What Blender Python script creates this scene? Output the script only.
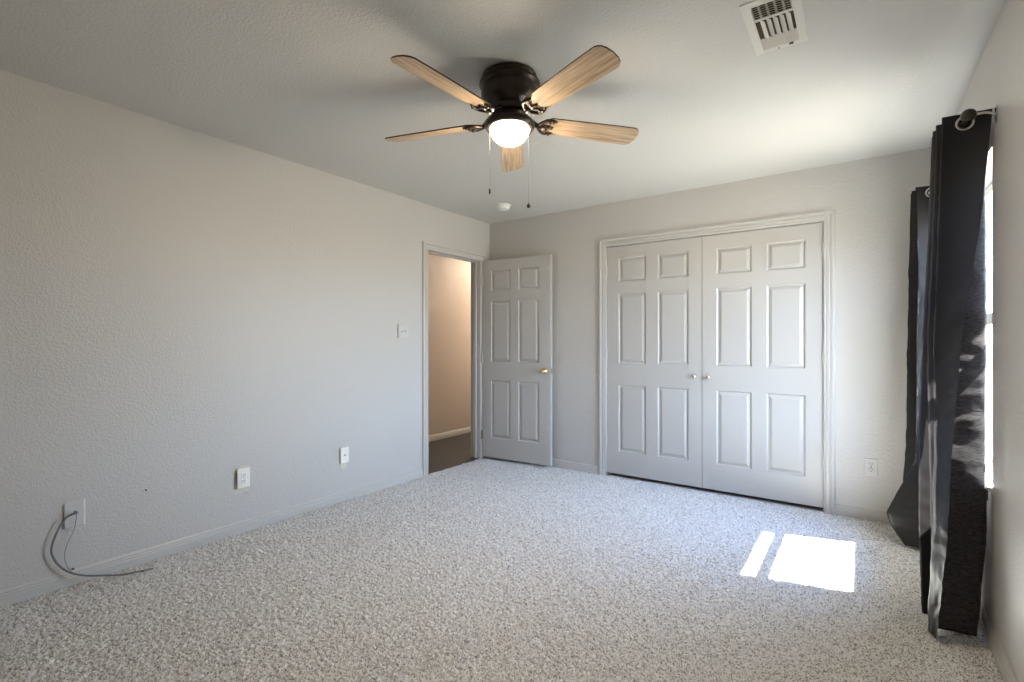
import bpy, bmesh, math, random
from mathutils import Vector, Matrix, noise
import numpy as np
random.seed(4)
S = bpy.context.scene
for o in list(bpy.data.objects): bpy.data.objects.remove(o)
COL = S.collection
PI = math.pi

# ------------------------------------------------------------------ camera, light, exposure
TH = math.atan(348/492)                     # camera heading, turned left from the long wall
EYE = 1.204
cam = bpy.data.cameras.new('camera'); cam.sensor_width = 36; cam.lens = 36*492/1024
cam.clip_start = 0.02
co = bpy.data.objects.new('camera', cam); COL.objects.link(co)
co.location = (0, 0, EYE); co.rotation_euler = (PI/2, 0, TH)
S.camera = co

SUN_STRENGTH, SKY_STRENGTH, GLOBE_STRENGTH, HALL_STRENGTH, EXPO = 88.0, 27.5, 120.0, 210.0, 0.43
S.view_settings.view_transform = 'Standard'; S.view_settings.look = 'None'
S.view_settings.exposure = EXPO; S.view_settings.gamma = 1
S.view_settings.use_curve_mapping = False

w = bpy.data.worlds.new('sky'); S.world = w; w.use_nodes = True
nt = w.node_tree; bg = nt.nodes['Background']
tc = nt.nodes.new('ShaderNodeTexCoord'); sx = nt.nodes.new('ShaderNodeSeparateXYZ')
rp = nt.nodes.new('ShaderNodeValToRGB')
mr = nt.nodes.new('ShaderNodeMapRange'); mr.inputs[1].default_value = -1; mr.inputs[2].default_value = 1
nt.links.new(tc.outputs['Generated'], sx.inputs[0]); nt.links.new(sx.outputs[2], mr.inputs[0])
nt.links.new(mr.outputs[0], rp.inputs[0]); nt.links.new(rp.outputs[0], bg.inputs[0])
e = rp.color_ramp.elements
e[0].position = 0.0; e[0].color = (0.43, 0.395, 0.34, 1)     # sunlit paving below the horizon
e[1].position = 1.0; e[1].color = (0.25, 0.42, 0.95, 1)
a = e.new(0.49); a.color = (0.46, 0.43, 0.38, 1)
a = e.new(0.52); a.color = (0.68, 0.84, 1.07, 1)
dp = nt.nodes.new('ShaderNodeVectorMath'); dp.operation = 'DOT_PRODUCT'; dp.inputs[1].default_value = (0.93, 0.37, 0)
mg = nt.nodes.new('ShaderNodeMapRange')          # the sky is brightest on the sun's side
for i_, v_ in ((1, 0.1), (2, 1.0), (3, 0.28*SKY_STRENGTH), (4, 1.25*SKY_STRENGTH)): mg.inputs[i_].default_value = v_
nt.links.new(tc.outputs['Generated'], dp.inputs[0]); nt.links.new(dp.outputs['Value'], mg.inputs[0]); nt.links.new(mg.outputs[0], bg.inputs[1])

sun = bpy.data.lights.new('sun', 'SUN'); sun.energy = SUN_STRENGTH; sun.angle = math.radians(0.55); sun.color = (1, 0.95, 0.87)
so = bpy.data.objects.new('sun', sun); COL.objects.link(so)
SUND = Vector((-1, -0.25, -1.39)).normalized()
so.rotation_euler = SUND.to_track_quat('-Z', 'Y').to_euler(); so.location = (4, 4, 6)

# ------------------------------------------------------------------ room measures (metres)
XL, XR, YB, YN, H = -3.195, 0.43, 4.109, -0.5, 2.44
WT = 0.12
WY0, WY1, WZ0, WZ1 = 2.70, 3.78, 0.605, 1.98      # window opening
DY0, DY1, DZ = 3.19, 3.95, 2.035                  # entry opening
CX0, CX1, CZ = -1.869, -0.205, 2.055              # closet opening
XH = -4.22                                        # far wall of the hallway

pl = bpy.data.lights.new('window_daylight_portal', 'AREA'); pl.shape = 'RECTANGLE'
pl.size = WZ1-WZ0; pl.size_y = WY1-WY0; pl.cycles.is_portal = True
po = bpy.data.objects.new('window_daylight_portal', pl); COL.objects.link(po)
po.location = (XR+0.15, (WY0+WY1)/2, (WZ0+WZ1)/2); po.rotation_euler = (0, PI/2, 0)

# ------------------------------------------------------------------ materials
def mat(name, col, rough=0.5, metal=0.0, spec=0.5, bump=None, vary=None, emit=None, estr=0.0, coat=0):
    m = bpy.data.materials.new(name); m.use_nodes = True
    n = m.node_tree; b = n.nodes['Principled BSDF']; L = n.links
    b.inputs['Base Color'].default_value = (*col, 1)
    b.inputs['Roughness'].default_value = rough; b.inputs['Metallic'].default_value = metal
    b.inputs['Specular IOR Level'].default_value = spec
    if emit: b.inputs['Emission Color'].default_value = (*emit, 1); b.inputs['Emission Strength'].default_value = estr
    if bump or vary:
        t = n.nodes.new('ShaderNodeTexCoord')
    if bump:                                # (scale, distance, strength)
        no = n.nodes.new('ShaderNodeTexNoise'); no.inputs['Scale'].default_value = bump[0]; no.inputs['Detail'].default_value = 3
        no.inputs['Roughness'].default_value = 0.55
        r = n.nodes.new('ShaderNodeValToRGB'); r.color_ramp.elements[0].position = 0.38; r.color_ramp.elements[1].position = 0.66
        r.color_ramp.interpolation = 'EASE'
        bp = n.nodes.new('ShaderNodeBump'); bp.inputs['Distance'].default_value = bump[1]; bp.inputs['Strength'].default_value = bump[2]
        L.new(t.outputs['Object'], no.inputs['Vector']); L.new(no.outputs[0], r.inputs[0]); L.new(r.outputs[0], bp.inputs['Height'])
        L.new(bp.outputs[0], b.inputs['Normal'])
    if vary:                                # (scale, second colour, vector scale)
        n2 = n.nodes.new('ShaderNodeTexNoise'); n2.inputs['Scale'].default_value = vary[0]; n2.inputs['Detail'].default_value = 4
        mp = n.nodes.new('ShaderNodeMapping'); mp.inputs['Scale'].default_value = vary[2]
        mx = n.nodes.new('ShaderNodeMix'); mx.data_type = 'RGBA'
        r2 = n.nodes.new('ShaderNodeValToRGB'); r2.color_ramp.elements[0].position = 0.35; r2.color_ramp.elements[1].position = 0.65
        L.new(t.outputs['Object'], mp.inputs[0]); L.new(mp.outputs[0], n2.inputs['Vector'])
        L.new(n2.outputs[0], r2.inputs[0]); L.new(r2.outputs[0], mx.inputs[0])
        mx.inputs[6].default_value = (*col, 1); mx.inputs[7].default_value = (*vary[1], 1)
        L.new(mx.outputs[2], b.inputs['Base Color'])
    return m

M = {}
M['wall'] = mat('wall_paint', (0.56, 0.545, 0.525), 0.36, bump=(95, 0.003, 0.36))
M['ceil'] = mat('ceiling_paint', (0.66, 0.65, 0.62), 0.7, spec=0.3, bump=(80, 0.003, 0.28))
M['trim'] = mat('trim_paint', (0.54, 0.53, 0.51), 0.35)
M['door'] = mat('door_paint', (0.485, 0.475, 0.46), 0.36)
M['white'] = mat('white_vinyl', (0.82, 0.82, 0.80), 0.35)
M['plate_white'] = mat('white_plastic', (0.86, 0.86, 0.82), 0.3)
M['plate_paint'] = mat('painted_plate', (0.58, 0.57, 0.56), 0.38)
M['primer'] = mat('bare_primer', (0.66, 0.64, 0.53), 0.8)
M['dark'] = mat('dark_slot', (0.03, 0.03, 0.03), 0.6)
M['brass'] = mat('brass', (0.80, 0.62, 0.30), 0.22, metal=1)
M['pale_brass'] = mat('pale_brass', (0.78, 0.72, 0.58), 0.25, metal=0.9)
M['steel'] = mat('brushed_steel', (0.65, 0.64, 0.62), 0.25, metal=1)
M['bronze'] = mat('dark_bronze', (0.035, 0.024, 0.018), 0.32, metal=0.55, spec=0.6)
M['rod'] = mat('rod_bronze', (0.05, 0.045, 0.04), 0.3, metal=0.8)
M['chain'] = mat('chain_metal', (0.16, 0.15, 0.13), 0.55, metal=0.3)
M['cable'] = mat('cable_sheath', (0.16, 0.16, 0.165), 0.45)
M['wood_dark'] = mat('hall_floor_planks', (0.012, 0.010, 0.010), 0.55, vary=(6, (0.026, 0.021, 0.021), (8, 1, 1)))
M['vent_in'] = mat('vent_rust_shade', (0.07, 0.038, 0.022), 0.8)  # rust brown, darkened to stand for the shade inside the vent
M['shell'] = mat('outside_soffit', (0.5, 0.5, 0.48), 0.8)

def wood():
    m = bpy.data.materials.new('oak_blade'); m.use_nodes = True; n = m.node_tree; b = n.nodes['Principled BSDF']; L = n.links
    t = n.nodes.new('ShaderNodeTexCoord'); mp = n.nodes.new('ShaderNodeMapping'); mp.inputs['Scale'].default_value = (2.2, 38, 10)
    no = n.nodes.new('ShaderNodeTexNoise'); no.inputs['Scale'].default_value = 2.2; no.inputs['Detail'].default_value = 6; no.inputs['Distortion'].default_value = 0.6
    r = n.nodes.new('ShaderNodeValToRGB'); e = r.color_ramp.elements
    e[0].position = 0.3; e[0].color = (0.33, 0.22, 0.13, 1); e[1].position = 0.62; e[1].color = (0.62, 0.46, 0.30, 1)
    L.new(t.outputs['Object'], mp.inputs[0]); L.new(mp.outputs[0], no.inputs['Vector']); L.new(no.outputs[0], r.inputs[0]); L.new(r.outputs[0], b.inputs['Base Color'])
    b.inputs['Roughness'].default_value = 0.5
    return m
M['oak'] = wood()

def carpet():
    m = bpy.data.materials.new('carpet_pile'); m.use_nodes = True; n = m.node_tree; b = n.nodes['Principled BSDF']; L = n.links
    t = n.nodes.new('ShaderNodeTexCoord')
    v = n.nodes.new('ShaderNodeTexVoronoi'); v.inputs['Scale'].default_value = 230
    sp = n.nodes.new('ShaderNodeSeparateColor'); L.new(t.outputs['Object'], v.inputs['Vector']); L.new(v.outputs['Color'], sp.inputs[0])
    r = n.nodes.new('ShaderNodeValToRGB'); e = r.color_ramp.elements
    e[0].position = 0.0; e[0].color = (0.19, 0.18, 0.175, 1); e[1].position = 1.0; e[1].color = (0.91, 0.92, 0.93, 1)
    x = e.new(0.22); x.color = (0.48, 0.48, 0.48, 1); x = e.new(0.45); x.color = (0.80, 0.805, 0.81, 1)
    L.new(sp.outputs[0], r.inputs[0]); L.new(r.outputs[0], b.inputs['Base Color'])
    b.inputs['Roughness'].default_value = 0.95; b.inputs['Specular IOR Level'].default_value = 0.1
    b.inputs['Sheen Weight'].default_value = 0.25
    return m
M['carpet'] = carpet()

def fabric(name):
    """two sided curtain cloth: slubbed woven face, smooth black lining on the back"""
    m = bpy.data.materials.new(name); m.use_nodes = True; n = m.node_tree; b = n.nodes['Principled BSDF']; L = n.links
    out = n.nodes['Material Output']
    b.inputs['Base Color'].default_value = (0.010, 0.010, 0.0105, 1); b.inputs['Roughness'].default_value = 0.45
    b.inputs['Specular IOR Level'].default_value = 0.30
    t = n.nodes.new('ShaderNodeTexCoord'); mp = n.nodes.new('ShaderNodeMapping'); mp.inputs['Scale'].default_value = (60, 60, 420)
    no = n.nodes.new('ShaderNodeTexNoise'); no.inputs['Scale'].default_value = 1.0; no.inputs['Detail'].default_value = 4
    L.new(t.outputs['Object'], mp.inputs[0]); L.new(mp.outputs[0], no.inputs['Vector'])
    bp = n.nodes.new('ShaderNodeBump'); bp.inputs['Distance'].default_value = 0.0015; bp.inputs['Strength'].default_value = 0.6
    L.new(no.outputs[0], bp.inputs['Height'])
    r = n.nodes.new('ShaderNodeValToRGB'); e = r.color_ramp.elements
    e[0].position = 0.38; e[0].color = (0.018, 0.017, 0.020, 1); e[1].position = 0.62; e[1].color = (0.085, 0.078, 0.085, 1)
    L.new(no.outputs[0], r.inputs[0])
    w_ = n.nodes.new('ShaderNodeBsdfPrincipled'); w_.inputs['Roughness'].default_value = 0.75; w_.inputs['Specular IOR Level'].default_value = 0.3
    w_.inputs['Sheen Weight'].default_value = 0.12
    L.new(r.outputs[0], w_.inputs['Base Color']); L.new(bp.outputs[0], w_.inputs['Normal'])
    ge = n.nodes.new('ShaderNodeNewGeometry'); ms = n.nodes.new('ShaderNodeMixShader')
    L.new(ge.outputs['Backfacing'], ms.inputs[0]); L.new(b.outputs[0], ms.inputs[1]); L.new(w_.outputs[0], ms.inputs[2])
    tl = n.nodes.new('ShaderNodeBsdfTranslucent'); tl.inputs[0].default_value = (0.14, 0.13, 0.14, 1)
    mx = n.nodes.new('ShaderNodeMixShader'); mx.inputs[0].default_value = 0.08
    L.new(ms.outputs[0], mx.inputs[1]); L.new(tl.outputs[0], mx.inputs[2]); L.new(mx.outputs[0], out.inputs[0])
    return m
M['curtain'] = fabric('black_curtain_cloth')

def glass():
    m = bpy.data.materials.new('window_glass'); m.use_nodes = True; n = m.node_tree; L = n.links
    n.nodes.remove(n.nodes['Principled BSDF']); out = n.nodes['Material Output']
    tr = n.nodes.new('ShaderNodeBsdfTransparent'); tr.inputs[0].default_value = (0.97, 0.99, 0.98, 1)
    gl = n.nodes.new('ShaderNodeBsdfGlossy'); gl.inputs['Roughness'].default_value = 0.02
    lw = n.nodes.new('ShaderNodeLayerWeight'); lw.inputs[0].default_value = 0.25
    fr = n.nodes.new('ShaderNodeMapRange'); fr.inputs[1].default_value = 0.0; fr.inputs[2].default_value = 1.0; fr.inputs[3].default_value = 0.03; fr.inputs[4].default_value = 0.35
    L.new(lw.outputs['Facing'], fr.inputs[0])
    mx = n.nodes.new('ShaderNodeMixShader'); L.new(fr.outputs[0], mx.inputs[0]); L.new(tr.outputs[0], mx.inputs[1]); L.new(gl.outputs[0], mx.inputs[2])
    L.new(mx.outputs[0], out.inputs[0]); return m
M['glass'] = glass()
M['globe'] = mat('lit_frosted_globe', (0.9, 0.86, 0.78), 0.4, emit=(1.0, 0.80, 0.55), estr=GLOBE_STRENGTH)
M['hall_globe'] = mat('lit_hall_globe', (0.9, 0.86, 0.78), 0.4, emit=(1.0, 0.84, 0.63), estr=HALL_STRENGTH)

# ------------------------------------------------------------------ helpers
def obj(name, bm, m, parent=None, smooth=False, bevel=0.0):
    me = bpy.data.meshes.new(name); bmesh.ops.recalc_face_normals(bm, faces=bm.faces) if bevel >= 0 else None
    bm.to_mesh(me); bm.free()
    for x in (m if isinstance(m, (list, tuple)) else [m]): me.materials.append(x)
    if smooth:
        me.polygons.foreach_set('use_smooth', [True]*len(me.polygons))
    o = bpy.data.objects.new(name, me); COL.objects.link(o)
    if smooth == 'auto':
        try: me.set_sharp_from_angle(angle=math.radians(35))
        except Exception: pass
    if bevel > 0:
        bv = o.modifiers.new('bevel', 'BEVEL'); bv.width = bevel; bv.segments = 2; bv.limit_method = 'ANGLE'; bv.angle_limit = math.radians(40)
    if parent: o.parent = parent
    return o
def empty(name, loc=(0, 0, 0), rz=0, parent=None):
    o = bpy.data.objects.new(name, None); COL.objects.link(o); o.location = loc; o.rotation_euler = (0, 0, rz); o.empty_display_size = 0.05
    if parent: o.parent = parent
    return o
def tag(o, label, cat, group=None, kind=None):
    o['label'] = label; o['category'] = cat
    if group: o['group'] = group
    if kind: o['kind'] = kind
    return o
def struct(o, label, cat): return tag(o, label, cat, None, 'structure')
def box(bm, a, b):
    x0, y0, z0 = a; x1, y1, z1 = b
    v = [bm.verts.new(p) for p in ((x0,y0,z0),(x1,y0,z0),(x1,y1,z0),(x0,y1,z0),(x0,y0,z1),(x1,y0,z1),(x1,y1,z1),(x0,y1,z1))]
    for f in ((0,3,2,1),(4,5,6,7),(0,1,5,4),(1,2,6,5),(2,3,7,6),(3,0,4,7)): bm.faces.new([v[i] for i in f])
def BM(*boxes):
    bm = bmesh.new()
    for a, b in boxes: box(bm, a, b)
    return bm
def lathe(bm, prof, c=(0, 0, 0), n=40, axis='Z'):
    rings = []
    for r, z in prof:
        ring = []
        for i in range(n):
            a = 2*PI*i/n; p = (r*math.cos(a), r*math.sin(a), z)
            if axis == 'X': p = (p[2], p[0], p[1])
            if axis == 'Y': p = (p[0], p[2], p[1])
            ring.append(bm.verts.new((p[0]+c[0], p[1]+c[1], p[2]+c[2])))
        rings.append(ring)
    for a, b in zip(rings, rings[1:]):
        for i in range(n): bm.faces.new((a[i], a[(i+1) % n], b[(i+1) % n], b[i]))
    for rg in (rings[0], rings[-1]):
        try: bm.faces.new(rg)
        except Exception: pass
def tube(bm, pts, r, n=8):
    pts = [Vector(p) for p in pts]; rings = []; up = Vector((0.13, 0.27, 0.95)).normalized()
    for i, p in enumerate(pts):
        d = (pts[min(i+1, len(pts)-1)]-pts[max(i-1, 0)]).normalized()
        u = d.cross(up)
        if u.length < 1e-3: u = d.cross(Vector((1, 0, 0)))
        u.normalize(); v = d.cross(u); rr = r[i] if isinstance(r, (list, tuple)) else r
        rings.append([bm.verts.new(p+u*rr*math.cos(2*PI*k/n)+v*rr*math.sin(2*PI*k/n)) for k in range(n)])
    for a, b in zip(rings, rings[1:]):
        for k in range(n): bm.faces.new((a[k], a[(k+1) % n], b[(k+1) % n], b[k]))
    bm.faces.new(rings[0]); bm.faces.new(rings[-1])
def cr(pts, k=8):                                  # Catmull-Rom
    pts = [Vector(p) for p in pts]; P = [pts[0]*2-pts[1]]+pts+[pts[-1]*2-pts[-2]]; out = []
    for i in range(1, len(P)-2):
        for j in range(k):
            t = j/k; a, b, c, d = P[i-1:i+3]
            out.append(0.5*((2*b)+(c-a)*t+(2*a-5*b+4*c-d)*t*t+(3*b-a-3*c+d)*t**3))
    return out+[pts[-1]]
def sweep(bm, path, prof, to3, closed_ends=True):
    """profile (offset from path to its left, height off the wall) mitred along a 2-D path; to3(u, v, h) -> point"""
    n = len(path); rows = []
    for i, p in enumerate(path):
        p = Vector(p); d0 = (p-Vector(path[i-1])).normalized() if i else None
        d1 = (Vector(path[i+1])-p).normalized() if i < n-1 else None
        d0 = d0 or d1; d1 = d1 or d0
        n0 = Vector((-d0.y, d0.x)); n1 = Vector((-d1.y, d1.x)); m = (n0+n1); m = m/(m.dot(n0))
        rows.append([bm.verts.new(to3(p.x+m.x*o, p.y+m.y*o, h)) for o, h in prof])
    for a, b in zip(rows, rows[1:]):
        for k in range(len(prof)-1): bm.faces.new((a[k], a[k+1], b[k+1], b[k]))
    bm.faces.new(rows[0]); bm.faces.new(rows[-1])

# ------------------------------------------------------------------ the room shell
# carpet: a real height field of tufts, 8 mm apart
nx, ny = int((XR-XL)/0.0062), int((YB-YN)/0.0062)
rng = np.random.default_rng(3)
gx = np.linspace(XL, XR, nx); gy = np.linspace(YN, YB, ny)
X, Y = np.meshgrid(gx, gy)
jx = rng.uniform(-0.0025, 0.0025, X.shape); jy = rng.uniform(-0.0025, 0.0025, X.shape)
jx[:, 0] = jx[:, -1] = 0; jy[0] = jy[-1] = 0
Zc = -0.016*rng.random(X.shape)**1.2
cs = rng.normal(size=(ny//10+3, nx//10+3))           # broad unevenness of the pile
ix = np.linspace(0, cs.shape[1]-1.01, nx); iy = np.linspace(0, cs.shape[0]-1.01, ny)
fx = ix-ix.astype(int); fy = (iy-iy.astype(int))[:, None]; a0 = iy.astype(int)[:, None]; b0 = ix.astype(int)[None]
lo = (cs[a0, b0]*(1-fx)+cs[a0, b0+1]*fx)*(1-fy)+(cs[a0+1, b0]*(1-fx)+cs[a0+1, b0+1]*fx)*fy
Zc = Zc+0.0012*lo-0.001
co3 = np.stack([X+jx, Y+jy, Zc], -1).reshape(-1, 3)
idx = np.arange(nx*ny).reshape(ny, nx)
q = np.stack([idx[:-1, :-1], idx[:-1, 1:], idx[1:, 1:], idx[1:, :-1]], -1).reshape(-1, 4)
me = bpy.data.meshes.new('floor'); me.vertices.add(len(co3)); me.vertices.foreach_set('co', co3.ravel().astype('f'))
me.loops.add(q.size); me.loops.foreach_set('vertex_index', q.ravel().astype('i')); me.polygons.add(len(q))
me.polygons.foreach_set('loop_start', np.arange(0, q.size, 4, dtype='i')); me.update(calc_edges=True)
me.materials.append(M['carpet']); fl = bpy.data.objects.new('floor', me); COL.objects.link(fl)
struct(fl, 'speckled grey beige cut pile carpet covering the bedroom floor', 'carpet')

o = obj('ceiling', BM(((XL-WT, YN-WT, H), (XR+0.16, YB+WT, H+0.12))), M['ceil']); struct(o, 'off-white textured flat ceiling above the room', 'ceiling')
o = obj('wall_left', BM(((XL-WT, YN-WT, -0.1), (XL, DY0, H)), ((XL-WT, DY1, -0.1), (XL, YB, H)), ((XL-WT, DY0, DZ), (XL, DY1, H))), M['wall'])
struct(o, 'long greige textured wall on the left with the doorway at its far end', 'wall')
o = obj('wall_back', BM(((XL-WT, YB, -0.1), (CX0, YB+WT, H)), ((CX1, YB, -0.1), (XR+0.16, YB+WT, H)), ((CX0, YB, CZ), (CX1, YB+WT, H))), M['wall'])
struct(o, 'greige textured wall holding the double closet doors', 'wall')
o = obj('wall_right', BM(((XR, YN-WT, -0.1), (XR+0.16, WY0, H)), ((XR, WY1, -0.1), (XR+0.16, YB, H)),
                         ((XR, WY0, -0.1), (XR+0.16, WY1, WZ0)), ((XR, WY0, WZ1), (XR+0.16, WY1, H))), M['wall'])
struct(o, 'greige textured wall with the curtained window on the right', 'wall')
o = obj('wall_front', BM(((XL, YN-WT, -0.1), (XR, YN, H))), M['wall']); struct(o, 'greige wall behind the viewer', 'wall')
# closet inside
o = obj('wall_closet', BM(((CX0-0.3, YB+0.72, -0.1), (CX1+0.3, YB+0.78, H)), ((CX0-0.36, YB+WT, -0.1), (CX0-0.3, YB+0.78, H)),
                          ((CX1+0.3, YB+WT, -0.1), (CX1+0.36, YB+0.78, H)), ((CX0-0.36, YB+WT, H), (CX1+0.36, YB+0.78, H+0.05)),
                          ((CX0-0.36, YB, -0.12), (CX1+0.36, YB+0.78, -0.005))), M['wall'])
struct(o, 'inside walls of the closet behind the double doors', 'wall')
# hallway
o = obj('wall_hall', BM(((XH-0.1, 2.2, -0.1), (XH, 7.0, H)), ((XH, 2.1, -0.1), (XL-WT, 2.2, H)), ((XH, 7.0, -0.1), (XL-WT, 7.1, H)),
                        ((XL-WT, YB+WT, -0.1), (XL-WT+0.06, 7.0, H))), mat('hall_paint', (0.52, 0.46, 0.42), 0.45, bump=(95, 0.003, 0.32)))
struct(o, 'warm beige textured hallway wall seen through the open door', 'wall')
o = obj('ceiling_hall', BM(((XH-0.1, 2.1, H), (XL-WT, 7.1, H+0.1)), ((XL-WT, YB+WT, H), (XL-WT+0.06, 7.1, H+0.1))), M['ceil']); struct(o, 'hallway ceiling beyond the doorway', 'ceiling')
o = obj('floor_hall', BM(((XH-0.1, 2.1, -0.1), (XL-WT, 7.1, -0.004)), ((XL-WT, DY0+0.008, -0.1), (XL+0.003, DY1-0.008, -0.004))), M['wood_dark']); struct(o, 'dark brown plank floor of the hallway', 'floor')
# base boards
BP = [(0, 0), (0, 0.013), (0.042, 0.013), (0.046, 0.010), (0.052, 0.011), (0.058, 0.008), (0.066, 0.008), (0.074, 0.003), (0.076, 0)]
def baseboard(name, a, b, nrm, label):
    bm = bmesh.new(); a = Vector(a); b = Vector(b); nr = Vector(nrm); rows = []
    for p in (a, b): rows.append([bm.verts.new((p.x+nr.x*h, p.y+nr.y*h, z-0.008)) for z, h in BP])
    for k in range(len(BP)-1): bm.faces.new((rows[0][k], rows[0][k+1], rows[1][k+1], rows[1][k]))
    bm.faces.new(rows[0]); bm.faces.new(rows[1])
    o = obj(name, bm, M['trim']); struct(o, label, 'baseboard'); return o
baseboard('baseboard_left', (XL, YN), (XL, 3.125), (1, 0), 'painted baseboard along the left wall')
o = baseboard('baseboard_back', (-3.12, YB), (-1.935, YB), (0, -1), 'painted baseboard behind the open bedroom door')
baseboard('baseboard_corner', (-0.145, YB), (XR, YB), (0, -1), 'short painted baseboard between the closet and the far curtain')
baseboard('baseboard_right', (XR, YN), (XR, YB), (-1, 0), 'painted baseboard under the window wall')
baseboard('baseboard_front', (XL, YN), (XR, YN), (0, 1), 'baseboard behind the viewer')
baseboard('baseboard_hall', (XH, 2.2), (XH, 7.0), (1, 0), 'painted baseboard along the hallway wall')

# casings (fluted) and jambs
CP = [(0, 0), (0, 0.009), (0.006, 0.013), (0.012, 0.013), (0.015, 0.009), (0.019, 0.009), (0.023, 0.014), (0.036, 0.014), (0.039, 0.010), (0.044, 0.010), (0.048, 0.016), (0.060, 0.018), (0.067, 0.016), (0.070, 0)]
bm = bmesh.new()
sweep(bm, [(CX0+0.006, 0), (CX0+0.006, CZ-0.004), (CX1-0.006, CZ-0.004), (CX1-0.006, 0)], CP, lambda u, v, h: (u, YB-h, v-0.01 if v < 0.1 else v))
o = obj('trim_1', bm, M['trim']); struct(o, 'fluted painted casing around the double closet doors', 'door casing')
obj('jamb', BM(((CX0, YB-0.004, -0.01), (CX0+0.006, YB+WT, CZ)), ((CX1-0.006, YB-0.004, -0.01), (CX1, YB+WT, CZ)), ((CX0, YB-0.004, CZ-0.006), (CX1, YB+WT, CZ))), M['trim'], o)
bm = bmesh.new()
sweep(bm, [(DY0+0.006, 0), (DY0+0.006, DZ-0.006), (DY1-0.006, DZ-0.006), (DY1-0.006, 0)], CP, lambda u, v, h: (XL+h, u, v-0.01 if v < 0.1 else v))
o = obj('trim_2', bm, M['trim']); struct(o, 'painted casing around the open hallway doorway', 'door casing')
obj('jamb', BM(((XL-WT, DY0, -0.01), (XL+0.004, DY0+0.008, DZ)), ((XL-WT, DY1-0.008, -0.01), (XL+0.004, DY1, DZ)), ((XL-WT, DY0, DZ-0.008), (XL+0.004, DY1, DZ))), M['trim'], o)
obj('door_stop', BM(((XL-0.075, DY0+0.008, -0.01), (XL-0.042, DY0+0.019, DZ-0.008)), ((XL-0.075, DY1-0.019, -0.01), (XL-0.042, DY1-0.008, DZ-0.008)), ((XL-0.075, DY0+0.008, DZ-0.019), (XL-0.042, DY1-0.008, DZ-0.008))), M['trim'], o, bevel=0.003)

# six panel doors
def door_mesh(W, Hh, T, xs):
    """slab from x 0..W, face at y=0 (front) and y=T (back); moulded raised panels on both faces"""
    bm = bmesh.new(); zs = [0, 0.205, 0.800, 0.995, 1.618, 1.728, 1.938, Hh]
    zs = [z if i in (0, 7) else z*Hh/2.045 for i, z in enumerate(zs)]
    rings = [(0, 0), (0.003, 0.006), (0.009, 0.0105), (0.014, 0.0105), (0.034, 0.002), (0.037, 0.001)]
    for side in (0, 1):
        y0, s = (0, 1) if side == 0 else (T, -1)
        G = [[bm.verts.new((x, y0, z)) for z in zs] for x in xs]
        for i in range(len(xs)-1):
            for j in range(len(zs)-1):
                c = (G[i][j], G[i+1][j], G[i+1][j+1], G[i][j+1])
                if i in (1, 3) and j in (1, 3, 5):
                    prev = c; x0, x1, z0, z1 = xs[i], xs[i+1], zs[j], zs[j+1]
                    for d, h in rings[1:]:
                        cur = [bm.verts.new(p) for p in ((x0+d, y0+s*h, z0+d), (x1-d, y0+s*h, z0+d), (x1-d, y0+s*h, z1-d), (x0+d, y0+s*h, z1-d))]
                        for k in range(4): bm.faces.new((prev[k], prev[(k+1) % 4], cur[(k+1) % 4], cur[k]))
                        prev = cur
                    bm.faces.new(prev)
                else: bm.faces.new(c)
    e = [[bm.verts.new((x, y, z)) for y in (0, T)] for x, z in ((0, 0), (W, 0), (W, Hh), (0, Hh))]
    for k in range(4): bm.faces.new((e[k][0], e[k][1], e[(k+1) % 4][1], e[(k+1) % 4][0]))
    bmesh.ops.remove_doubles(bm, verts=bm.verts, dist=1e-5)
    return bm
def knob_bm(y_dir, c, r=0.026, reach=0.055):
    bm = bmesh.new(); s = y_dir
    prof = [(0.030*r/0.026, 0), (0.030*r/0.026, 0.004), (0.012, 0.010), (0.010, reach*0.45), (r*0.62, reach*0.5), (r*0.95, reach*0.62), (r, reach*0.75), (r*0.85, reach*0.92), (r*0.4, reach), (0.001, reach)]
    lathe(bm, [(p, s*h) for p, h in prof], c, 24, 'Y'); return bm
def hinge_bm(x, y, z, hh=0.088):
    bm = bmesh.new(); lathe(bm, [(0.0055, z-hh/2), (0.0055, z+hh/2)], (x, y, 0), 10)
    lathe(bm, [(0.0035, z+hh/2), (0.006, z+hh/2+0.003), (0.002, z+hh/2+0.008)], (x, y, 0), 10)
    box(bm, (x-0.012, y-0.001, z-hh/2), (x+0.012, y+0.003, z+hh/2)); return bm
W3 = (CX1-CX0-0.012-0.008)/2
for name, x0, kx, hx, flip, lab in (('door_2', CX0+0.008, W3-0.056, -0.004, 0, 'left leaf of the painted six panel closet doors, knob on its right edge'),
                                    ('door_3', CX0+0.012+W3, 0.048, W3+0.004, 1, 'right leaf of the painted six panel closet doors, knob on its left edge')):
    xs = [0, 0.112, 0.362, 0.464, 0.718, W3]
    if flip: xs = [0, 0.108, 0.362, 0.464, 0.714, W3]
    d = obj(name, door_mesh(W3, 2.02, 0.035, xs), M['door']); d.location = (x0, YB+0.002, 0.024)
    struct(d, lab, 'closet door')
    k = obj('door_knob', knob_bm(-1, (kx, 0, 0.893), 0.017, 0.032), M['pale_brass'], d, smooth=True); k['label'] = 'small pale polished brass knob'
    for z in (0.30, 1.06, 1.82):
        hg = obj('hinge', hinge_bm(hx, -0.006, z), M['trim'], d, smooth='auto')
DW = 0.778
d = obj('door_1', door_mesh(DW, 2.0, 0.035, [0, 0.105, 0.335, 0.425, 0.655, DW]), M['door'])
d.location = (XL+0.028, 3.952, 0.022); d.rotation_euler = (0, 0, math.radians(4.6))
struct(d, 'painted six panel bedroom door standing open against the back wall', 'door')
k = obj('door_knob', knob_bm(-1, (DW-0.065, 0, 0.895)), M['brass'], d, smooth=True); k['label'] = 'round polished brass knob'
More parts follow.
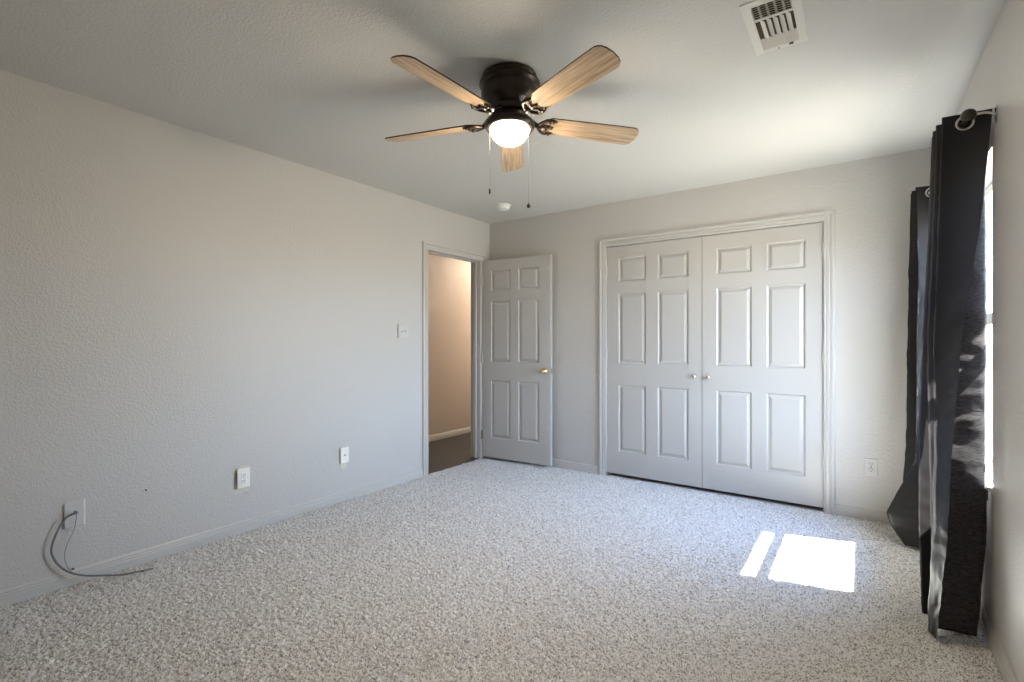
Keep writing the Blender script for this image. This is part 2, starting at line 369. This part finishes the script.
k = obj('door_knob', knob_bm(1, (DW-0.065, 0.035, 0.895), 0.022, 0.026), M['brass'], d, smooth=True)
obj('latch_plate', BM(((DW-0.0005, 0.006, 0.865), (DW+0.001, 0.029, 0.925))), M['brass'], d)
for z in (0.22, 1.0, 1.8): obj('hinge', hinge_bm(-0.004, -0.004, z), M['steel'] if z < 1 else M['trim'], d, smooth='auto')

# ------------------------------------------------------------------ window
wn = empty('window_1', (XR, (WY0+WY1)/2, WZ0)); struct(wn, 'white vinyl single hung window behind the black curtains', 'window')
def wobj(name, bm, m, **k):
    bmesh.ops.translate(bm, verts=bm.verts, vec=(-XR, -(WY0+WY1)/2, -WZ0)); return obj(name, bm, m, wn, **k)
fx0, fx1 = XR+0.095, XR+0.155
wobj('window_frame', BM(((fx0, WY0, WZ0), (fx1, WY0+0.04, WZ1)), ((fx0, WY1-0.04, WZ0), (fx1, WY1, WZ1)),
     ((fx0, WY0+0.04, WZ0), (fx1, WY1-0.04, WZ0+0.04)), ((fx0, WY0+0.04, WZ1-0.04), (fx1, WY1-0.04, WZ1)),
     ((fx0, WY0+0.04, 1.286), (fx0+0.03, WY1-0.04, 1.345))), M['white'], bevel=0.003)
wobj('lower_pane', BM(((XR+0.110, WY0+0.04, WZ0+0.04), (XR+0.113, WY1-0.04, 1.286))), M['glass'])
wobj('upper_pane', BM(((XR+0.135, WY0+0.04, 1.345), (XR+0.138, WY1-0.04, WZ1-0.04))), M['glass'])
wobj('window_sill', BM(((XR-0.012, WY0+0.002, WZ0-0.004), (XR+0.095, WY1-0.002, WZ0+0.014))), M['white'], bevel=0.004)
# roof overhang outside that shades the upper sash
o = obj('trim_3', BM(((XR+0.16, YN-0.5, 2.50), (1.294, YB+0.6, 2.62)), ((1.280, YN-0.5, 2.50), (1.310, YB+0.6, 2.66))), M['shell'])
struct(o, 'painted roof overhang outside above the window', 'eaves')

# ------------------------------------------------------------------ ceiling fan
FX, FY = -1.336, 1.870
fan = empty('ceiling_fan', (FX, FY, H)); tag(fan, 'dark bronze five blade ceiling fan with oak blades and lit globe', 'ceiling fan')
bm = bmesh.new()
lathe(bm, [(0.116, 0.0), (0.126, -0.004), (0.129, -0.018), (0.126, -0.024), (0.132, -0.030), (0.141, -0.038), (0.142, -0.048), (0.136, -0.055), (0.130, -0.060), (0.131, -0.066), (0.134, -0.072), (0.134, -0.098), (0.127, -0.120), (0.110, -0.138), (0.088, -0.148), (0.082, -0.154)], n=56)
obj('motor_housing', bm, M['bronze'], fan, smooth='auto')
bm = bmesh.new(); lathe(bm, [(0.084, -0.154), (0.084, -0.176), (0.074, -0.182), (0.068, -0.190), (0.066, -0.196)], n=48)
obj('flywheel', bm, M['bronze'], fan, smooth='auto')
bm = bmesh.new(); lathe(bm, [(0.066, -0.196), (0.072, -0.203), (0.094, -0.209), (0.110, -0.216), (0.117, -0.226), (0.117, -0.238), (0.108, -0.249), (0.094, -0.252), (0.090, -0.240)], n=56)
obj('light_kit', bm, M['bronze'], fan, smooth='auto')
bm = bmesh.new(); lathe(bm, [(0.091, -0.245), (0.0905, -0.256), (0.085, -0.274), (0.073, -0.292), (0.055, -0.307), (0.033, -0.316), (0.010, -0.319), (0.001, -0.319)], n=48)
gb = obj('globe', bm, M['globe'], fan, smooth=True); gb['label'] = 'lit frosted white glass globe'
PITCH = math.radians(14); ZB = -0.208
def blade_outline():
    r0, r1, w0, w1 = 0.165, 0.662, 0.053, 0.064
    pts = []
    def w(r): return w0+(w1-w0)*min(1, (r-r0)/(r1-r0)*1.3)
    for i in range(7): a = PI/2*i/6; pts.append((r0+0.035*(1-math.sin(a)) if False else r0+0.03*(1-math.cos(PI/2-a)), w0*math.sin(a)*1.0 if i else 0.0))
    pts = [(r0, 0), (r0+0.002, 0.022), (r0+0.012, 0.040), (r0+0.03, w(r0+0.03))]
    for k in range(1, 9): r = r0+0.03+(r1-0.035-r0-0.03)*k/8; pts.append((r, w(r)))
    pts.append((r1-0.024, w1-0.004)); pts.append((r1-0.012, w1-0.014)); pts.append((r1-0.003, w1-0.034)); pts.append((r1, 0))
    return pts+[(x, -y) for x, y in reversed(pts[1:-1])]
def make_blade():
    bm = bmesh.new(); ol = blade_outline(); t = 0.006
    tp = [bm.verts.new((x, y, t/2)) for x, y in ol]; bt = [bm.verts.new((x, y, -t/2)) for x, y in ol]
    f = bm.faces.new(tp); f.material_index = 1; f = bm.faces.new(list(reversed(bt))); f.material_index = 0
    for k in range(len(ol)):
        f = bm.faces.new((tp[k], bt[k], bt[(k+1) % len(ol)], tp[(k+1) % len(ol)])); f.material_index = 1
    return bm
def make_arm():
    bm = bmesh.new(); z = -0.008
    tube(bm, cr([(0.076, 0, 0.036), (0.105, 0, 0.018), (0.135, 0, -0.008), (0.17, 0, -0.009)], 5), [0.011]*14+[0.007]*2, 8)
    for s in (-1, 1):                               # scrolled prongs under the blade root
        tube(bm, cr([(0.135, 0, z), (0.150, s*0.022, z), (0.172, s*0.044, z), (0.200, s*0.046, z), (0.222, s*0.040, z)], 5), [0.0085]*14+[0.007]*4+[0.005]*3, 6)
        tube(bm, cr([(0.165, 0, z), (0.182, s*0.014, z), (0.190, s*0.030, z), (0.180, s*0.042, z)], 5), 0.005, 6)
    tube(bm, [(0.150, 0, z), (0.190, 0, z), (0.216, 0, z)], [0.008, 0.0065, 0.004], 6)
    for x, y in ((0.205, 0.044), (0.205, -0.044), (0.205, 0)):
        lathe(bm, [(0.0065, z-0.009), (0.0065, z-0.001)], (x, y, 0), 10)
    return bm
b0 = a0_ = None
for i in range(5):
    ang = TH+PI/2+math.radians(-1.8)+i*2*PI/5      # first blade points straight away from the viewer
    mtx = Matrix.Translation((0, 0, ZB))@Matrix.Rotation(ang, 4, 'Z')@Matrix.Rotation(-PITCH, 4, 'X')
    if i == 0:
        b0 = obj('blade', make_blade(), [M['oak'], M['bronze']], fan); b0['label'] = 'light oak fan blade with dark edge'
        arm0 = obj('blade_arm', make_arm(), M['bronze'], fan, smooth=True); bb, aa = b0, arm0
    else:
        bb, aa = b0.copy(), arm0.copy()
        for x in (bb, aa): COL.objects.link(x); x.parent = fan
    bb.matrix_local = mtx; aa.matrix_local = mtx
Rv = Vector((math.cos(TH), math.sin(TH)))
for s, zl, kind in ((-0.0905, -0.566, 0), (0.0865, -0.630, 1)):
    bm = bmesh.new(); px, py = Rv.x*s+Rv.y*0.052, Rv.y*s-Rv.x*0.052; z = -0.262
    rr = 0.0008
    tube(bm, [(px, py, -0.238), (px, py, -0.30), (px, py, zl+0.03)], rr, 5)
    zz = -0.30
    while zz > zl+0.02:
        lathe(bm, [(0.0003, zz-0.0016), (0.0013, zz), (0.0003, zz+0.0016)], (px, py, 0), 6); zz -= 0.0065
    c = obj('pull_chain', bm, M['chain'], fan)
    bm = bmesh.new()
    prof = [(0.001, zl+0.03), (0.004, zl+0.025), (0.0045, zl+0.004), (0.001, zl)] if kind == 0 else [(0.001, zl+0.032), (0.003, zl+0.022), (0.0085, zl+0.012), (0.0085, zl+0.006), (0.001, zl)]
    lathe(bm, prof, (px, py, 0), 14); obj('pull', bm, M['bronze'], c, smooth=True)

# ------------------------------------------------------------------ smoke detector
sd = empty('smoke_detector', (-2.648, 3.61, H)); tag(sd, 'small round white smoke detector on the ceiling near the far corner', 'smoke detector')
bm = bmesh.new(); lathe(bm, [(0.066, 0), (0.066, -0.010), (0.060, -0.016)], n=36); obj('base_plate', bm, M['plate_white'], sd, smooth='auto')
bm = bmesh.new(); lathe(bm, [(0.052, -0.015), (0.052, -0.020), (0.054, -0.022), (0.050, -0.036), (0.040, -0.043), (0.012, -0.045), (0.010, -0.048), (0.001, -0.048)], n=36)
for k in range(12):
    a = k*PI/6; box(bm, (0.048*math.cos(a)-0.004, 0.048*math.sin(a)-0.004, -0.037), (0.048*math.cos(a)+0.004, 0.048*math.sin(a)+0.004, -0.020))
obj('detector_cover', bm, M['plate_white'], sd, smooth='auto')

# ------------------------------------------------------------------ ceiling vent
vx0, vx1, vy0, vy1 = -0.364, -0.172, 1.965, 2.345
vt = empty('ceiling_vent', ((vx0+vx1)/2, (vy0+vy1)/2, H)); tag(vt, 'rectangular off-white metal ceiling vent with three banks of slats', 'vent')
hx, hy = (vx1-vx0)/2, (vy1-vy0)/2; gx_, gy_ = hx-0.031, hy-0.035; t_ = 0.005
M['vent'] = mat('vent_enamel', (0.74, 0.72, 0.66), 0.4)
bars = [((-hx, -hy, -t_), (-gx_, hy, 0)), ((gx_, -hy, -t_), (hx, hy, 0)), ((-gx_, -hy, -t_), (gx_, -gy_, 0)), ((-gx_, gy_, -t_), (gx_, hy, 0))]
y1_, y2_ = -gy_+2*gy_*0.30, -gy_+2*gy_*0.76
bars += [((-gx_, y1_-0.007, -t_), (gx_, y1_+0.007, 0)), ((-gx_, y2_-0.005, -t_), (gx_, y2_+0.005, 0))]
obj('vent_frame', BM(*bars), M['vent'], vt, bevel=0.0015)
obj('dark_backing', BM(((-gx_, -gy_, -0.0006), (gx_, gy_, -0.0003))), M['vent_in'], vt)  # flat plate without a recess; the opening's shade is in its colour
def slat(name, c, L_, wd, ax, tilt, m=M['vent']):
    bm = bmesh.new(); box(bm, (-L_/2, -wd/2, -0.0005), (L_/2, wd/2, 0.0005)); s = obj(name, bm, m, vt)
    s.location = c; s.rotation_euler = (tilt, 0, 0) if ax == 'X' else (tilt*0, 0, PI/2)
    if ax == 'Y': s.rotation_euler = (Matrix.Rotation(PI/2, 3, 'Z')@Matrix.Rotation(tilt, 3, 'X')).to_euler()
    return s
n1 = 6
for k in range(n1): slat('slat', (0, -gy_+(y1_-0.007+gy_)*(k+0.5)/n1, -0.006), 2*gx_, 0.011, 'X', math.radians(36))
for k in range(5): slat('slat', (-gx_+2*gx_*(k+1)/6+0.004, (y1_+y2_)/2, -0.006), y2_-y1_-0.012, 0.021, 'Y', math.radians(35))
for k in range(7): slat('slat', (0, y2_+0.005+(gy_-y2_-0.005)*(k+0.5)/7, -0.006), 2*gx_, 0.011, 'X', math.radians(-32))
bm = bmesh.new()
for k in range(6): x = -gx_+2*gx_*k/5; box(bm, (x-0.004, -gy_, -0.004), (x+0.004, y1_-0.007, -0.002))
obj('cross_bars', bm, M['vent'], vt)
obj('damper_lever', BM(((gx_-0.035, gy_+0.006, -0.012), (gx_-0.020, gy_+0.011, -0.004))), M['dark'], vt)
bm = bmesh.new(); lathe(bm, [(0.003, -0.005), (0.003, -0.0065), (0.001, -0.007)], (-0.01, gy_+0.024, 0), 10); obj('screw', bm, M['dark'], vt)

# ------------------------------------------------------------------ wall plates
def plate(name, loc, rz, w_, h_, t_, m, label, cat, tilt=0):
    e_ = empty(name, loc, rz); tag(e_, label, cat)
    if tilt: e_.rotation_euler = (0, tilt, rz)
    obj('cover_plate', BM(((-w_/2, -t_, -h_/2), (w_/2, 0, h_/2))), m, e_, bevel=0.0025); return e_
def outlet_faces(e_, y, m, sep=0.0195):
    for s in (1, -1):
        bm = bmesh.new(); box(bm, (-0.017, y-0.003, s*sep-0.014), (0.017, y, s*sep+0.014)); r = obj('receptacle', bm, m, e_, bevel=0.004)
        obj('slots', BM(((-0.0075, y-0.0036, s*sep-0.002), (-0.0050, y-0.0028, s*sep+0.008)), ((0.005, y-0.0036, s*sep-0.001), (0.0075, y-0.0028, s*sep+0.008)),
                        ((-0.0025, y-0.0036, s*sep-0.010), (0.0025, y-0.0028, s*sep-0.005))), M['dark'], r)
    bm = bmesh.new(); lathe(bm, [(0.003, y), (0.003, y-0.0015), (0.001, y-0.002)], (0, 0, 0), 10, 'Y'); obj('screw', bm, M['steel'], e_)
def patch(parent, pts, y):
    bm = bmesh.new(); f = [bm.verts.new((x, y-0.0006, z)) for x, z in pts]; g = [bm.verts.new((x, y, z)) for x, z in pts]
    bm.faces.new(f); bm.faces.new(list(reversed(g)))
    for k in range(len(pts)): bm.faces.new((f[k], g[k], g[(k+1) % len(pts)], f[(k+1) % len(pts)]))
    p = obj('unpainted_patch', bm, M['primer'], parent); p['label'] = 'ragged patch of bare wall around the plate'
RZL = PI/2                                          # plates on the left wall face +x
p = plate('wall_outlet', (XL+0.016, 1.557, 0.340), RZL, 0.078, 0.122, 0.006, M['plate_white'], 'bright white outlet standing proud of the left wall below its middle', 'outlet')
obj('outlet_box', BM(((-0.030, -0.0, -0.050), (0.030, 0.016, 0.050))), M['dark'], p)
outlet_faces(p, -0.006, M['plate_white'])
patch(p, [(-0.046, -0.050), (-0.05, -0.092), (-0.035, -0.100), (-0.022, -0.092), (-0.006, -0.100), (0.012, -0.088), (0.038, -0.094), (0.041, -0.05), (0.041, 0.066), (0.02, 0.071), (-0.02, 0.067), (-0.036, 0.066)], 0.0158)
p = plate('cable_plate', (XL+0.010, 2.307, 0.342), RZL, 0.072, 0.118, 0.006, M['plate_white'], 'white wall plate with one round jack, between the white outlet and the doorway', 'wall plate')
obj('plate_box', BM(((-0.028, 0.0, -0.050), (0.028, 0.010, 0.050))), M['dark'], p)
bm = bmesh.new(); lathe(bm, [(0.007, -0.006), (0.007, -0.009), (0.0045, -0.009), (0.0045, -0.016), (0.001, -0.016)], (0, 0, 0.0), 12, 'Y'); obj('jack', bm, M['steel'], p)
patch(p, [(-0.034, -0.05), (-0.036, -0.070), (-0.022, -0.078), (-0.018, -0.102), (0.004, -0.108), (0.020, -0.100), (0.030, -0.096), (0.034, -0.05)], 0.0098)
p = plate('cable_plate', (XL+0.006, 0.739, 0.343), RZL, 0.074, 0.122, 0.006, M['plate_paint'], 'painted-over wall plate with a grey cable plugged in, far left low on the wall', 'wall plate')
bm = bmesh.new(); lathe(bm, [(0.008, -0.006), (0.008, -0.010), (0.0055, -0.010), (0.0055, -0.020), (0.001, -0.020)], (0.004, 0, 0.012), 12, 'Y'); obj('jack', bm, M['steel'], p)
obj('plate_edge', BM(((0.0365, -0.0065, -0.062), (0.0425, 0.006, 0.064))), M['plate_white'], p, bevel=0.001)
p = plate('light_switch', (XL+0.006, 2.896, 1.288), RZL, 0.116, 0.118, 0.006, M['plate_paint'], 'painted two toggle light switch beside the hallway doorway', 'light switch')
for s, up in ((-0.023, -1), (0.023, 1)):
    bm = bmesh.new(); box(bm, (s-0.005, -0.0075, -0.012), (s+0.005, -0.004, 0.012)); r = obj('toggle_slot', bm, M['plate_paint'], p)
    bm = bmesh.new(); box(bm, (-0.0038, -0.017, -0.0045), (0.0038, 0, 0.0045)); tg = obj('toggle', bm, M['plate_white'], r, bevel=0.001); tg.location = (s, -0.006, 0); tg.rotation_euler = (math.radians(-28*up), 0, 0)
p = plate('wall_outlet', (0.061, YB-0.0005, 0.354), 0, 0.072, 0.116, 0.006, M['plate_paint'], 'painted outlet on the back wall right of the closet doors', 'outlet')
outlet_faces(p, -0.006, M['plate_paint'])

# cable hanging from the plate
def Lw(px, py, x):
    dx = -math.sin(TH)+(px-512)/492*math.cos(TH); dy = math.cos(TH)+(px-512)/492*math.sin(TH); k = x/dx
    return (x, dy*k, EYE+(341-py)/492*k)
ce = empty('cable', (XL+0.03, 0.75, 0)); tag(ce, 'grey cable looping from the far left wall plate down onto the carpet', 'cable')
def cobj(name, pts, r, m, k=10):
    bm = bmesh.new(); tube(bm, cr([Vector(q)-Vector((XL+0.03, 0.75, 0)) for q in pts], k), r, 8); return obj(name, bm, m, ce, smooth=True)
cobj('cable_sheath', [(XL+0.020, 0.744, 0.356), (XL+0.040, 0.742, 0.357), Lw(66, 518, XL+0.032), Lw(58, 530, XL+0.032), Lw(51.5, 548, XL+0.032), Lw(54, 559, XL+0.032), Lw(62, 568, XL+0.032), Lw(72, 573, XL+0.05),
                      Lw(85, 575.5, XL+0.07), Lw(100, 575.5, XL+0.10), (-3.075, 0.90, 0.012), (-3.055, 0.955, 0.010), (-3.035, 0.995, 0.010)], 0.0048, M['cable'])
cobj('thin_tube', [(XL+0.022, 0.746, 0.352), Lw(76, 520, XL+0.03), Lw(74, 530, XL+0.03), Lw(67, 545, XL+0.03), Lw(64.5, 556, XL+0.03), Lw(67, 566, XL+0.035), Lw(73, 573, XL+0.052)], 0.0014, M['cable'])  # second, thinner tube along the inside of the cable loop
bm = bmesh.new(); tube(bm, [Vector(q)-Vector((XL+0.03, 0.75, 0)) for q in ((-3.040, 0.985, 0.010), (-3.030, 1.012, 0.010), (-3.026, 1.022, 0.010))], [0.006, 0.006, 0.004], 8)
obj('connector', bm, M['steel'], ce)
for (px, py, xx, lab) in ((146, 490, XL, 'tiny dark screw in the left wall above the cable end'), (73, 569, XL+0.012, 'tiny dark screw just above the baseboard inside the cable loop')):
    q = Lw(px, py, xx); bm = bmesh.new(); lathe(bm, [(0.005, -0.004), (0.005, 0.003), (0.003, 0.005), (0.001, 0.005)], (0, 0, 0), 12, 'X'); s_ = obj('wall_screw', bm, M['dark']); s_.location = q; tag(s_, lab, 'screw')

# ------------------------------------------------------------------ curtains
RX, RZ = 0.342, 2.075
def lerp_levels(levels, z):
    """levels: list of (z, [(x,y)...]) high to low; smooth interpolation"""
    if z >= levels[0][0]: return [Vector(p) for p in levels[0][1]]
    for (za, A), (zb, B_) in zip(levels, levels[1:]):
        if zb <= z <= za:
            t = (za-z)/(za-zb); t = t*t*(3-2*t)*0.15+t*0.85
            return [Vector(a).lerp(Vector(b), t) for a, b in zip(A, B_)]
    return [Vector(p) for p in levels[-1][1]]
def drape(levels, ztop, zbot, rows, per, seed, origin, wr=0.004, zoff=None):
    bm = bmesh.new(); grid = []
    for r in range(rows+1):
        u = r/rows; row = []
        base = ztop+(zbot-ztop)*u
        pts = lerp_levels(levels, base)
        # rounded path through the fold points
        path = []
        n = len(pts)
        for i in range(n-1):
            a, b = pts[i], pts[i+1]
            for k in range(per):
                path.append((i+k/per, a.lerp(b, k/per)))
        path.append((n-1, pts[-1]))
        P2 = [p for _, p in path]
        for _ in range(1): P2 = [P2[0]]+[(P2[i-1]+P2[i]*2+P2[i+1])/4 for i in range(1, len(P2)-1)]+[P2[-1]]
        for j, ((s, _), p) in enumerate(zip(path, P2)):
            d = (P2[min(j+1, len(P2)-1)]-P2[max(j-1, 0)]); d = d.normalized() if d.length > 1e-6 else Vector((1, 0))
            nr = Vector((-d.y, d.x))
            amp = wr*min(1, u*3.0+0.15)
            dd = amp*(noise.noise(Vector((s*1.6+seed, base*9, seed)))+0.5*noise.noise(Vector((s*3+seed, base*28, 2)))) 
            if s < 0.35: dd += 0.0035*noise.noise(Vector((s*2, base*40, seed+5)))*min(1, u*3)
            z = base
            if zoff: z += zoff(s, u)
            q = p+nr*dd
            row.append(bm.verts.new((q.x-origin[0], q.y-origin[1], z-origin[2])))
        grid.append(row)
    for a, b in zip(grid, grid[1:]):
        for j in range(len(a)-1): bm.faces.new((a[j], a[j+1], b[j+1], b[j]))
    return bm
def cloth(name, bm, parent):
    o = obj(name, bm, M['curtain'], parent, smooth=True, bevel=-1)
    return o
def grommets(parent, origin, spots):
    for (x, y, z) in spots:
        bm = bmesh.new(); prof = []
        for k in range(13): a = 2*PI*k/12; prof.append((0.0245+0.0055*math.cos(a), 0.003*math.sin(a)))
        lathe(bm, prof, (x-origin[0], y-origin[1], z-origin[2]), 28, 'Y'); bmesh.ops.remove_doubles(bm, verts=bm.verts, dist=1e-5)
        obj('grommet', bm, M['steel'], parent, smooth=True)

# near curtain: fold points from the free edge inwards
NEAR = [
 (2.115, [(.424,2.660),(.266,2.650),(.405,2.700),(.256,2.735),(.400,2.770),(.252,2.805),(.405,2.840),(.256,2.880),(.405,2.920),(.270,2.955)]),
 (1.75, [(.396,2.655),(.256,2.655),(.424,2.735),(.246,2.748),(.395,2.785),(.240,2.825),(.400,2.850),(.245,2.890),(.405,2.935),(.280,2.965)]),
 (1.20, [(.330,2.640),(.244,2.675),(.426,2.735),(.226,2.755),(.385,2.800),(.220,2.845),(.390,2.870),(.235,2.905),(.405,2.950),(.290,2.975)]),
 (0.78, [(.302,2.625),(.246,2.685),(.426,2.735),(.232,2.740),(.370,2.810),(.206,2.840),(.380,2.875),(.225,2.910),(.405,2.955),(.300,2.975)]),
 (0.40, [(.284,2.610),(.240,2.700),(.424,2.725),(.238,2.720),(.360,2.800),(.205,2.830),(.375,2.870),(.222,2.905),(.400,2.945),(.300,2.970)]),
 (0.02, [(.250,2.590),(.226,2.650),(.392,2.705),(.245,2.690),(.405,2.800),(.215,2.800),(.370,2.860),(.230,2.900),(.400,2.945),(.300,2.970)]),
]
def z1(s, u): return 0.020*max(0, u-0.85)/0.15*(math.sin((s-0.9)*PI/1.1)**2 if 0.9 < s < 2.1 else 0)
oc = (RX, 2.80, 0)
c1 = empty('curtain', oc); tag(c1, 'near black grommet curtain gathered at the right edge, hanging to the carpet', 'curtain')
cl = cloth('curtain_panel', drape(NEAR, 2.115, 0.010, 190, 12, 3.1, oc, 0.0045, z1), c1)
grommets(c1, oc, [(RX, (NEAR[0][1][i][1]+NEAR[0][1][i+1][1])/2-(0.006 if i == 0 else 0), RZ) for i in range(0, 8, 1)])
# far curtain
FAR = [
 (2.115, [(.420,3.790),(.262,3.760),(.405,3.810),(.250,3.845),(.400,3.880),(.250,3.910),(.400,3.945),(.262,3.975)]),
 (1.60, [(.372,3.780),(.275,3.765),(.408,3.815),(.246,3.850),(.395,3.885),(.240,3.910),(.400,3.945),(.262,3.975)]),
 (1.20, [(.340,3.780),(.268,3.770),(.408,3.820),(.236,3.850),(.390,3.885),(.232,3.910),(.400,3.945),(.262,3.975)]),
 (0.56, [(.325,3.790),(.268,3.790),(.408,3.830),(.222,3.850),(.385,3.885),(.230,3.910),(.400,3.945),(.262,3.975)]),
 (0.49, [(.320,3.780),(.262,3.790),(.405,3.820),(.215,3.845),(.385,3.880),(.225,3.905),(.400,3.945),(.262,3.975)]),
 (0.17, [(.330,3.700),(.122,3.735),(.400,3.800),(.200,3.830),(.385,3.880),(.215,3.905),(.400,3.945),(.270,3.975)]),
 (0.10, [(.320,3.680),(.140,3.730),(.390,3.790),(.200,3.820),(.385,3.870),(.215,3.905),(.400,3.945),(.270,3.975)]),
 (0.01, [(.310,3.650),(.206,3.675),(.380,3.780),(.205,3.810),(.385,3.870),(.215,3.905),(.400,3.945),(.270,3.975)]),
]
oc2 = (RX, 3.87, 0)
c2 = empty('curtain', oc2); tag(c2, 'far black grommet curtain bunched at the back corner with a flared hem', 'curtain')
cloth('curtain_panel', drape(FAR, 2.115, 0.010, 190, 12, 7.7, oc2, 0.004), c2)
grommets(c2, oc2, [(RX, (FAR[0][1][i][1]+FAR[0][1][i+1][1])/2-(0.006 if i == 0 else 0), RZ) for i in range(0, 7, 1)])
# rod
rod = empty('curtain_rod', (RX, 3.3, RZ)); tag(rod, 'dark metal curtain rod over the window with ball finials and wall brackets', 'curtain rod')
bm = bmesh.new(); lathe(bm, [(0.010, 2.60-3.3), (0.010, 4.02-3.3)], (0, 0, 0), 20, 'Y'); obj('pole', bm, M['rod'], rod, smooth='auto')
for y, s in ((2.60, -1), (4.02, 1)):
    bm = bmesh.new(); lathe(bm, [(0.012, 0), (0.015, s*0.004), (0.012, s*0.010), (0.019, s*0.016), (0.0245, s*0.028), (0.0245, s*0.036), (0.018, s*0.048), (0.001, s*0.054)], (0, y-3.3, 0), 24, 'Y')
    obj('finial', bm, M['rod'], rod, smooth=True)
for y in (2.625, 4.005):
    bm = bmesh.new(); tube(bm, cr([(0.0, y-3.3, 0.013), (0.03, y-3.3, 0.018), (0.06, y-3.3, 0.016), (XR-RX, y-3.3, 0.004)], 4), 0.005, 8)
    box(bm, (XR-RX-0.004, y-3.3-0.013, -0.03), (XR-RX, y-3.3+0.013, 0.035)); obj('bracket', bm, M['steel'], rod, smooth='auto')
# small dark hook on the wall below the window sill
hk = bmesh.new(); tube(hk, cr([(0, 0, 0.03), (-0.012, 0, 0.028), (-0.018, 0, 0.0), (-0.014, 0, -0.022), (-0.006, 0, -0.024)], 5), 0.005, 8); box(hk, (-0.003, -0.009, -0.002), (0.0, 0.009, 0.045))
h_ = obj('curtain_hook', hk, M['dark'], smooth='auto'); h_.location = (XR, 2.79, 0.55); tag(h_, 'small dark hook on the wall just below the window behind the near curtain', 'hook')

# ------------------------------------------------------------------ hallway lamp (out of sight beyond the doorway)
hl = empty('ceiling_light', (-3.72, 5.9, H)); tag(hl, 'round hallway ceiling light beyond the doorway', 'ceiling light')
bm = bmesh.new(); lathe(bm, [(0.15, 0), (0.15, -0.02), (0.14, -0.03)], n=32); obj('lamp_base', bm, M['bronze'], hl, smooth='auto')
bm = bmesh.new(); lathe(bm, [(0.138, -0.028), (0.13, -0.06), (0.09, -0.09), (0.03, -0.10), (0.001, -0.10)], n=32); obj('lamp_shade', bm, M['hall_globe'], hl, smooth=True)
